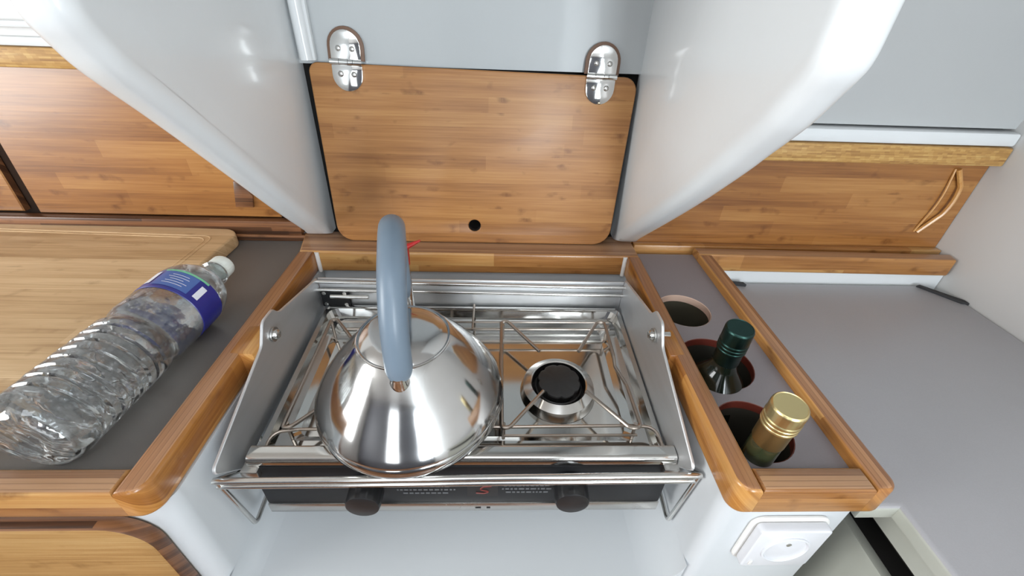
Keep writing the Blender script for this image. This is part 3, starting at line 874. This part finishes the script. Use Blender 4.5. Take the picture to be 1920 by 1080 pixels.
MB().box(-0.018, -0.012, 0.2494, 0.2501, -0.4575, -0.4560).box(-0.006, -0.002, 0.2494, 0.2501, -0.4575, -0.4560).build('stamped_mark', M['panelblack'], cp)

for kx, kz, tl in ((-0.1250, -0.4135, 0.0), (0.0785, -0.4095, 0.0)):
    km = axis_matrix((kx, 0.252, kz), (0, -1, 0.0))
    fl = lambda r, h, a: r * (1 - 0.03 * (0.5 + 0.5 * math.cos(a * 18))) if 0.002 < h < 0.0235 and r > 0.014 else r
    k = MB().lathe([(0.0120, 0), (0.0120, 0.004), (0.0165, 0.0045), (0.0172, 0.007), (0.0170, 0.022), (0.0160, 0.0248), (0.0145, 0.0255), (0, 0.0255)], km, 72, fn=fl).build('knob', M['black'], t)

# burners
for bx in (0.0785, -0.139):
    b0 = Matrix.Translation((bx, 0.366, 0)) @ Matrix.Translation((0, 0, -0.4)) @ Matrix.Rotation(0.062, 4, 'X') @ Matrix.Translation((0, 0, 0.4))
    br = MB().lathe([(0.046, -0.4045), (0.0445, -0.398), (0.0430, -0.392), (0.0340, -0.3865), (0.0325, -0.3875), (0.0320, -0.3990)], b0, 48).build('burner_ring', M['rod'], t)
    MB().lathe([(0.0322, -0.3890), (0.0318, -0.402), (0, -0.402)], b0, 40).build('burner_bowl', M['soot'], br)
    tooth = lambda r, h, a: r * (1 - 0.08 * max(0, math.cos(a * 8)) ** 3) if r > 0.02 else r
    MB().lathe([(0.0, -0.3825), (0.0225, -0.3827), (0.0252, -0.3838), (0.0256, -0.3860), (0.0215, -0.3875), (0.0205, -0.402)], b0, 64, fn=tooth).build('burner_cap', M['cap_black'], br)
    MB().lathe([(0.0285, -0.4015), (0.0285, -0.3930), (0.0270, -0.3920), (0.0262, -0.3930), (0.0262, -0.4015)], b0, 40).build('flame_ring', M['cap_black'], br)
# pan supports: square of wire with four arms running in to the burner
tilt = lambda c: (c.x, c.y, c.z + (c.y - 0.375) * 0.062)
def pan_support(cx, cy, hw, hd):
    m = MB(); z0, z1 = -0.3795, -0.3740
    for sx in (-1, 1):
        xx = cx + sx * hw
        # each side: front arm -> corner -> side bar (dipping in the middle) -> corner -> back arm
        arm = lambda sy: (cx + sx * hw * 0.34, cy + sy * hd * 0.38, z1 - 0.004)
        if sx < 0:
            path = [arm(-1), (xx + 0.008, cy - hd, z1), (xx, cy - hd, z1 - 0.001), (xx, cy + hd, z1 - 0.001), (xx + 0.008, cy + hd, z1), arm(1)]
        else:
            path = [arm(-1), (xx - 0.010, cy - hd, z1), (xx + 0.002, cy - hd, z1), (xx + 0.002, cy - hd * 0.25, z1 - 0.006), (xx - 0.006, cy + hd * 0.1, z1 - 0.006), (xx - 0.006, cy + hd * 0.25, z1), (xx - 0.006, cy + hd, z1), (xx - 0.016, cy + hd, z1), arm(1)]
        m.tube(rpath(path, 0.007, 5), 0.0022, seg=8)
    for sx in (-1, 1):
        for sy in (-1, 1):
            m.tube([(cx + sx * hw * 0.97, cy + sy * hd * 0.93, z1 - 0.001), (cx + sx * hw * 0.97, cy + sy * hd * 0.93, -0.4000)], 0.0020, seg=8)
    m.shear(tilt).build('pan_support', M['wire'], t)


pan_support(0.0825, 0.376, 0.0735, 0.083)
pan_support(-0.1415, 0.376, 0.0770, 0.083)
zz = -0.384
MB().tube(rpath([(-0.232, 0.268, -0.392), (-0.234, 0.294, zz), (-0.205, 0.298, zz), (0.150, 0.303, zz), (0.178, 0.301, zz), (0.183, 0.270, -0.392)], 0.014, 6), 0.0018, seg=8)\
    .tube([(-0.20, 0.452, zz), (0.158, 0.456, zz)], 0.0017, seg=8).tube([(-0.030, 0.505, -0.384), (-0.030, 0.452, zz)], 0.0016, seg=8)\
    .tube([(-0.215, 0.466, zz), (0.160, 0.470, zz)], 0.0014, seg=8).tube([(0.012, 0.296, -0.392), (0.158, 0.297, -0.392)], 0.0015, seg=8).shear(tilt).build('grid_frame', M['wire'], t)  # short low front bar is built in place of a reflection in the tray

MB().box(-0.2475, 0.1845, 0.5105, 0.5125, -0.400, -0.3370, 0.0006).build('back_plate', M['plate'], t)
# gimbal lock in the back left corner
lt = MB().box(-0.2470, -0.2075, 0.5060, 0.5105, -0.3825, -0.3545, 0.0006).build('gimbal_lock', M['panelblack'], t)
MB().tube([(-0.232, 0.5030, -0.3625), (-0.179, 0.5030, -0.3630)], 0.0032, seg=12).build('lock_bolt', M['rod'], lt)
for qx in (-0.2415, -0.2130):
    for qz in (-0.3590, -0.3780):
        MB().lathe([(0.0030, 0), (0.0028, 0.0012), (0, 0.0018)], axis_matrix((qx, 0.5060, qz), (0, -1, 0)), 12).build('screw', M['steel'], lt)

# ================================================================== KETTLE
kx, ky, kz = -0.0880, 0.3265, -0.3705
t = thing('kettle', 'polished steel kettle with a blue-grey loop handle on the left burner', 'kettle', (kx, ky, kz))
K0 = Matrix.Translation((kx, ky, kz)) @ Matrix.Rotation(math.radians(2.5), 4, 'X') @ Matrix.Scale(0.985, 4)
MB().lathe([(0, 0), (0.090, 0.0), (0.0965, 0.002), (0.0995, 0.006), (0.1003, 0.011), (0.0995, 0.0165), (0.0985, 0.0180), (0.0990, 0.0195), (0.0985, 0.0215), (0.0950, 0.028),
            (0.0895, 0.0375), (0.0825, 0.0480), (0.0745, 0.0590), (0.0665, 0.0690), (0.0590, 0.0780), (0.0520, 0.0862), (0.0475, 0.0915), (0.0458, 0.0930)], K0, 96).build('body', M['kettle'], t)
MB().lathe([(0.0458, 0.0925), (0.0460, 0.0945), (0.0450, 0.0952), (0.0440, 0.0948), (0.0436, 0.0940), (0.0425, 0.0950), (0.038, 0.0985), (0.030, 0.1020), (0.018, 0.1045), (0.0, 0.1052)], K0, 64).build('lid', M['kettle'], t)
# handle: flat-sided loop standing fore and aft over the lid
hp = []
ctrl = [(0.2825, -0.2855), (0.2835, -0.262), (0.2900, -0.228), (0.3060, -0.200), (0.3300, -0.1845), (0.3560, -0.1800), (0.3790, -0.1880), (0.3920, -0.208), (0.3950, -0.240), (0.3920, -0.276)]
hx = lambda y: -0.0838 - 0.05 * (y - 0.2765) - 1.05 * (y - 0.2765) ** 2          # the kettle stands turned a little
ctrl = [(a - 0.006, b) for a, b in ctrl]
P = [Vector((hx(a), a, b)) for a, b in ctrl]
for i in range(len(P) - 1):
    p0, p1, p2, p3 = P[max(i - 1, 0)], P[i], P[i + 1], P[min(i + 2, len(P) - 1)]
    for k in range(6):
        u = k / 6
        hp.append(0.5 * ((2 * p1) + (p2 - p0) * u + (2 * p0 - 5 * p1 + 4 * p2 - p3) * u * u + (3 * p1 - p0 - 3 * p2 + p3) * u ** 3))
hp.append(P[-1])
rad = lambda u: 0.0122 * (1 if 0.05 < u < 0.95 else 0.80 + 0.2 * min(u, 1 - u) / 0.05)
MB().tube(hp, rad, seg=24).build('handle', M['handle'], t, sharp=70)
for yy, zz, ny in ((0.2745, -0.290, -1), (0.3840, -0.283, 1)):
    MB().lathe([(0.0095, -0.006), (0.0095, 0.001), (0.0080, 0.005), (0.0080, 0.010), (0, 0.010)], axis_matrix((hx(yy), yy, zz), (0, 0.15 * ny, 1), (1, 0, 0)), 24).build('handle_foot', M['chrome'], t)
sp = MB().tube([(kx - 0.014, 0.382, -0.312), (kx - 0.017, 0.402, -0.286), (kx - 0.019, 0.418, -0.255)], lambda u: 0.0150 - 0.005 * u, seg=20).build('spout', M['kettle'], t)
MB().tube([(kx - 0.019, 0.4175, -0.256), (kx - 0.020, 0.423, -0.240)], 0.0115, seg=18).tube([(kx - 0.016, 0.421, -0.238), (kx + 0.0050, 0.423, -0.2280)], lambda u: 0.0042 - 0.003 * u, seg=10).build('whistle', M['red'], sp)

# ================================================================== WINE BOTTLES
def wine_bottle(name, label, top, base, glassm, capm, skirt, r_cap, cap_len, skirt_len, body_r, neck):
    top = Vector(top); base = Vector(base); ax = (top - base); L = ax.length; ax.normalize()
    t = thing(name, label, 'bottle', tuple(base), 'wine bottles in the rack')
    F = axis_matrix(tuple(base), ax, (0, 1, 0))
    n = L - cap_len
    rn = r_cap * 0.90
    MB().lathe([(0, 0.004), (body_r * 0.9, 0), (body_r, 0.006), (body_r, n - neck - 0.048), (body_r * 0.97, n - neck - 0.038), (body_r * 0.86, n - neck - 0.026), (body_r * 0.66, n - neck - 0.014), (rn * 1.15, n - neck), (rn, n - neck + 0.008), (rn, n + 0.004)], F, 40).build('glass', glassm, t)
    h = L - cap_len
    pr = [(rn * 0.9, h - skirt_len)]
    MB().lathe([(rn * 1.01, h - skirt_len), (rn * 1.03, h - skirt_len + 0.001), (rn * 1.03, h + 0.003), (rn * 1.06, h + 0.004), (rn * 1.0, h + 0.0045)], F, 40).build('foil_skirt', skirt, t)
    c0 = [(rn * 1.0, h)]
    k = 3; g = 0.0042
    for i in range(k):
        z = h + 0.001 + i * g
        c0 += [(r_cap * 0.99, z), (r_cap * 1.02, z + 0.001), (r_cap * 1.02, z + 0.0026), (r_cap * 0.985, z + 0.0032)]
    z = h + 0.001 + k * g
    c0 += [(r_cap * 0.985, z), (r_cap, z + 0.002), (r_cap, L - 0.003), (r_cap * 0.97, L - 0.001), (r_cap * 0.90, L), (r_cap * 0.86, L - 0.0006), (0, L - 0.0006)]
    knurl = lambda r, hh, a: r * (1 - 0.012 * (0.5 + 0.5 * math.cos(a * 30))) if hh > z + 0.001 and r > r_cap * 0.98 else r
    MB().lathe(c0, F, 90, fn=knurl).build('screw_cap', capm, t)
    return t


wine_bottle('wine_bottle', 'dark wine bottle with a green screw cap in the middle rack hole', (0.2370, 0.3165, -0.2590), (0.2470, 0.3440, -0.600), M['wineglass'], M['greencap'], M['greencap'], 0.0137, 0.030, 0.016, 0.0360, 0.026)
wine_bottle('wine_bottle', 'olive wine bottle with a gold screw cap in the nearest rack hole', (0.2325, 0.2215, -0.2590), (0.2460, 0.2530, -0.600), M['oliveglass'], M['goldcap'], M['goldskirt'], 0.0142, 0.026, 0.022, 0.0310, 0.075)

# ================================================================== WATER BOTTLE
A = Vector((-0.3560, 0.2125, -0.2948)); B = Vector((-0.3415, 0.4760, -0.2948))
t = thing('water_bottle', 'clear ribbed plastic water bottle lying beside the cutting board', 'bottle', (A.x, A.y, -0.332))
F = axis_matrix(tuple(A), tuple(B - A))
LB = (B - A).length
R0 = 0.0368
prof = [(0.0, 0.009), (0.010, 0.008), (0.020, 0.003), (0.028, 0.0005), (0.033, 0.003), (0.0360, 0.009), (R0, 0.016)]
s = 0.020
while s < 0.104:
    prof += [(R0, s), (R0 - 0.0003, s + 0.0045), (R0 - 0.0026, s + 0.006), (R0 - 0.0026, s + 0.007), (R0 - 0.0003, s + 0.0085)]; s += 0.0105
prof += [(R0, 0.108), (R0 - 0.0015, 0.112), (R0 - 0.0042, 0.117), (R0 - 0.0042, 0.120), (R0 - 0.001, 0.126), (R0, 0.131), (R0, 0.157), (R0 - 0.0008, 0.158), (R0 - 0.0008, 0.192), (R0, 0.193), (R0 - 0.0006, 0.199),
         (R0 - 0.004, 0.209), (R0 - 0.010, 0.218), (R0 - 0.017, 0.2245), (0.0150, 0.230), (0.0128, 0.234), (0.0122, 0.240), (0.0155, 0.2415), (0.0155, 0.2435), (0.0122, 0.2445), (0.0122, 0.256)]
petal = lambda r, h, a: r * (1 - 0.10 * (0.5 + 0.5 * math.cos(a * 5))) if h < 0.010 and r > 0.015 else r * (1 + (0.006 * math.sin(a * 9 + h * 260) if 0.02 < h < 0.11 else 0))
MB().lathe(prof, F, 80, fn=petal).build('bottle_body', M['pet'], t)
wp = [(0, 0.0105)] + [(max(r - 0.0010, 0.001), h + 0.0008) for r, h in prof if 0.0025 < h < 0.228 and r > 0.018] + [(0.0, 0.2275)]
MB().lathe(wp, F, 80, fn=lambda r, h, a: r * (1 + (0.006 * math.sin(a * 9 + h * 260) if 0.02 < h < 0.11 else 0))).build('water', M['water'], t)
lb = MB().lathe([(R0 - 0.0004, 0.1585), (R0 + 0.0002, 0.1590), (R0 + 0.0002, 0.1915), (R0 - 0.0004, 0.1920)], F, 64).build('label', M['labelblue'], t)
def patch(a0, a1, h0, h1, mat, name='label_patch', lift=0.0006):
    tmp = bmesh.new(); n = 8
    q = [[tmp.verts.new(F @ Vector(((R0 + lift) * math.cos(a0 + (a1 - a0) * i / n), (R0 + lift) * math.sin(a0 + (a1 - a0) * i / n), h))) for i in range(n + 1)] for h in (h0, h1)]
    for i in range(n):
        tmp.faces.new((q[0][i], q[0][i + 1], q[1][i + 1], q[1][i]))
    me = bpy.data.meshes.new('tmp'); tmp.to_mesh(me); tmp.free(); m = MB(); m.bm.from_mesh(me); bpy.data.meshes.remove(me)
    bmesh.ops.recalc_face_normals(m.bm, faces=m.bm.faces[:])
    m.build(name, mat, lb)
M_UP = F.to_3x3().inverted() @ Vector((0, 0, 1)); a_up = math.atan2(M_UP.y, M_UP.x)
M_RT = F.to_3x3().inverted() @ Vector((1, 0, 0)); sg = 1 if math.sin(math.atan2(M_RT.y, M_RT.x) - a_up) > 0 else -1
au = lambda deg: a_up + sg * math.radians(deg)      # degrees from straight up toward the stove
patch(au(-8), au(46), 0.163, 0.1880, M['labelteal'])
patch(au(-26), au(-14), 0.166, 0.187, M['labelwhite'])
patch(au(54), au(64), 0.165, 0.183, M['labelwhite'])
patch(au(-10), au(60), 0.1883, 0.1910, M['labelgreen'])
patch(au(-60), au(-52), 0.169, 0.177, M['labelwhite'])
for k, (a0, a1) in enumerate(((4, 34), (6, 38), (10, 30), (5, 36), (8, 33))):
    patch(au(a0), au(a1), 0.168 + k * 0.0036, 0.1687 + k * 0.0036, M['labelwhite'], 'label_lettering', 0.0009)
cap = MB().lathe([(0.0128, 0.2455), (0.0142, 0.2460), (0.0142, 0.2475), (0.0134, 0.2480), (0.0140, 0.2490), (0.0140, 0.2600), (0.0130, 0.2618), (0, 0.2620)], F, 72,
                 fn=lambda r, h, a: r * (1 - 0.03 * (0.5 + 0.5 * math.cos(a * 24))) if 0.2485 < h < 0.2605 and r > 0.0135 else r)
cap.build('bottle_cap', M['milkycap'], t)
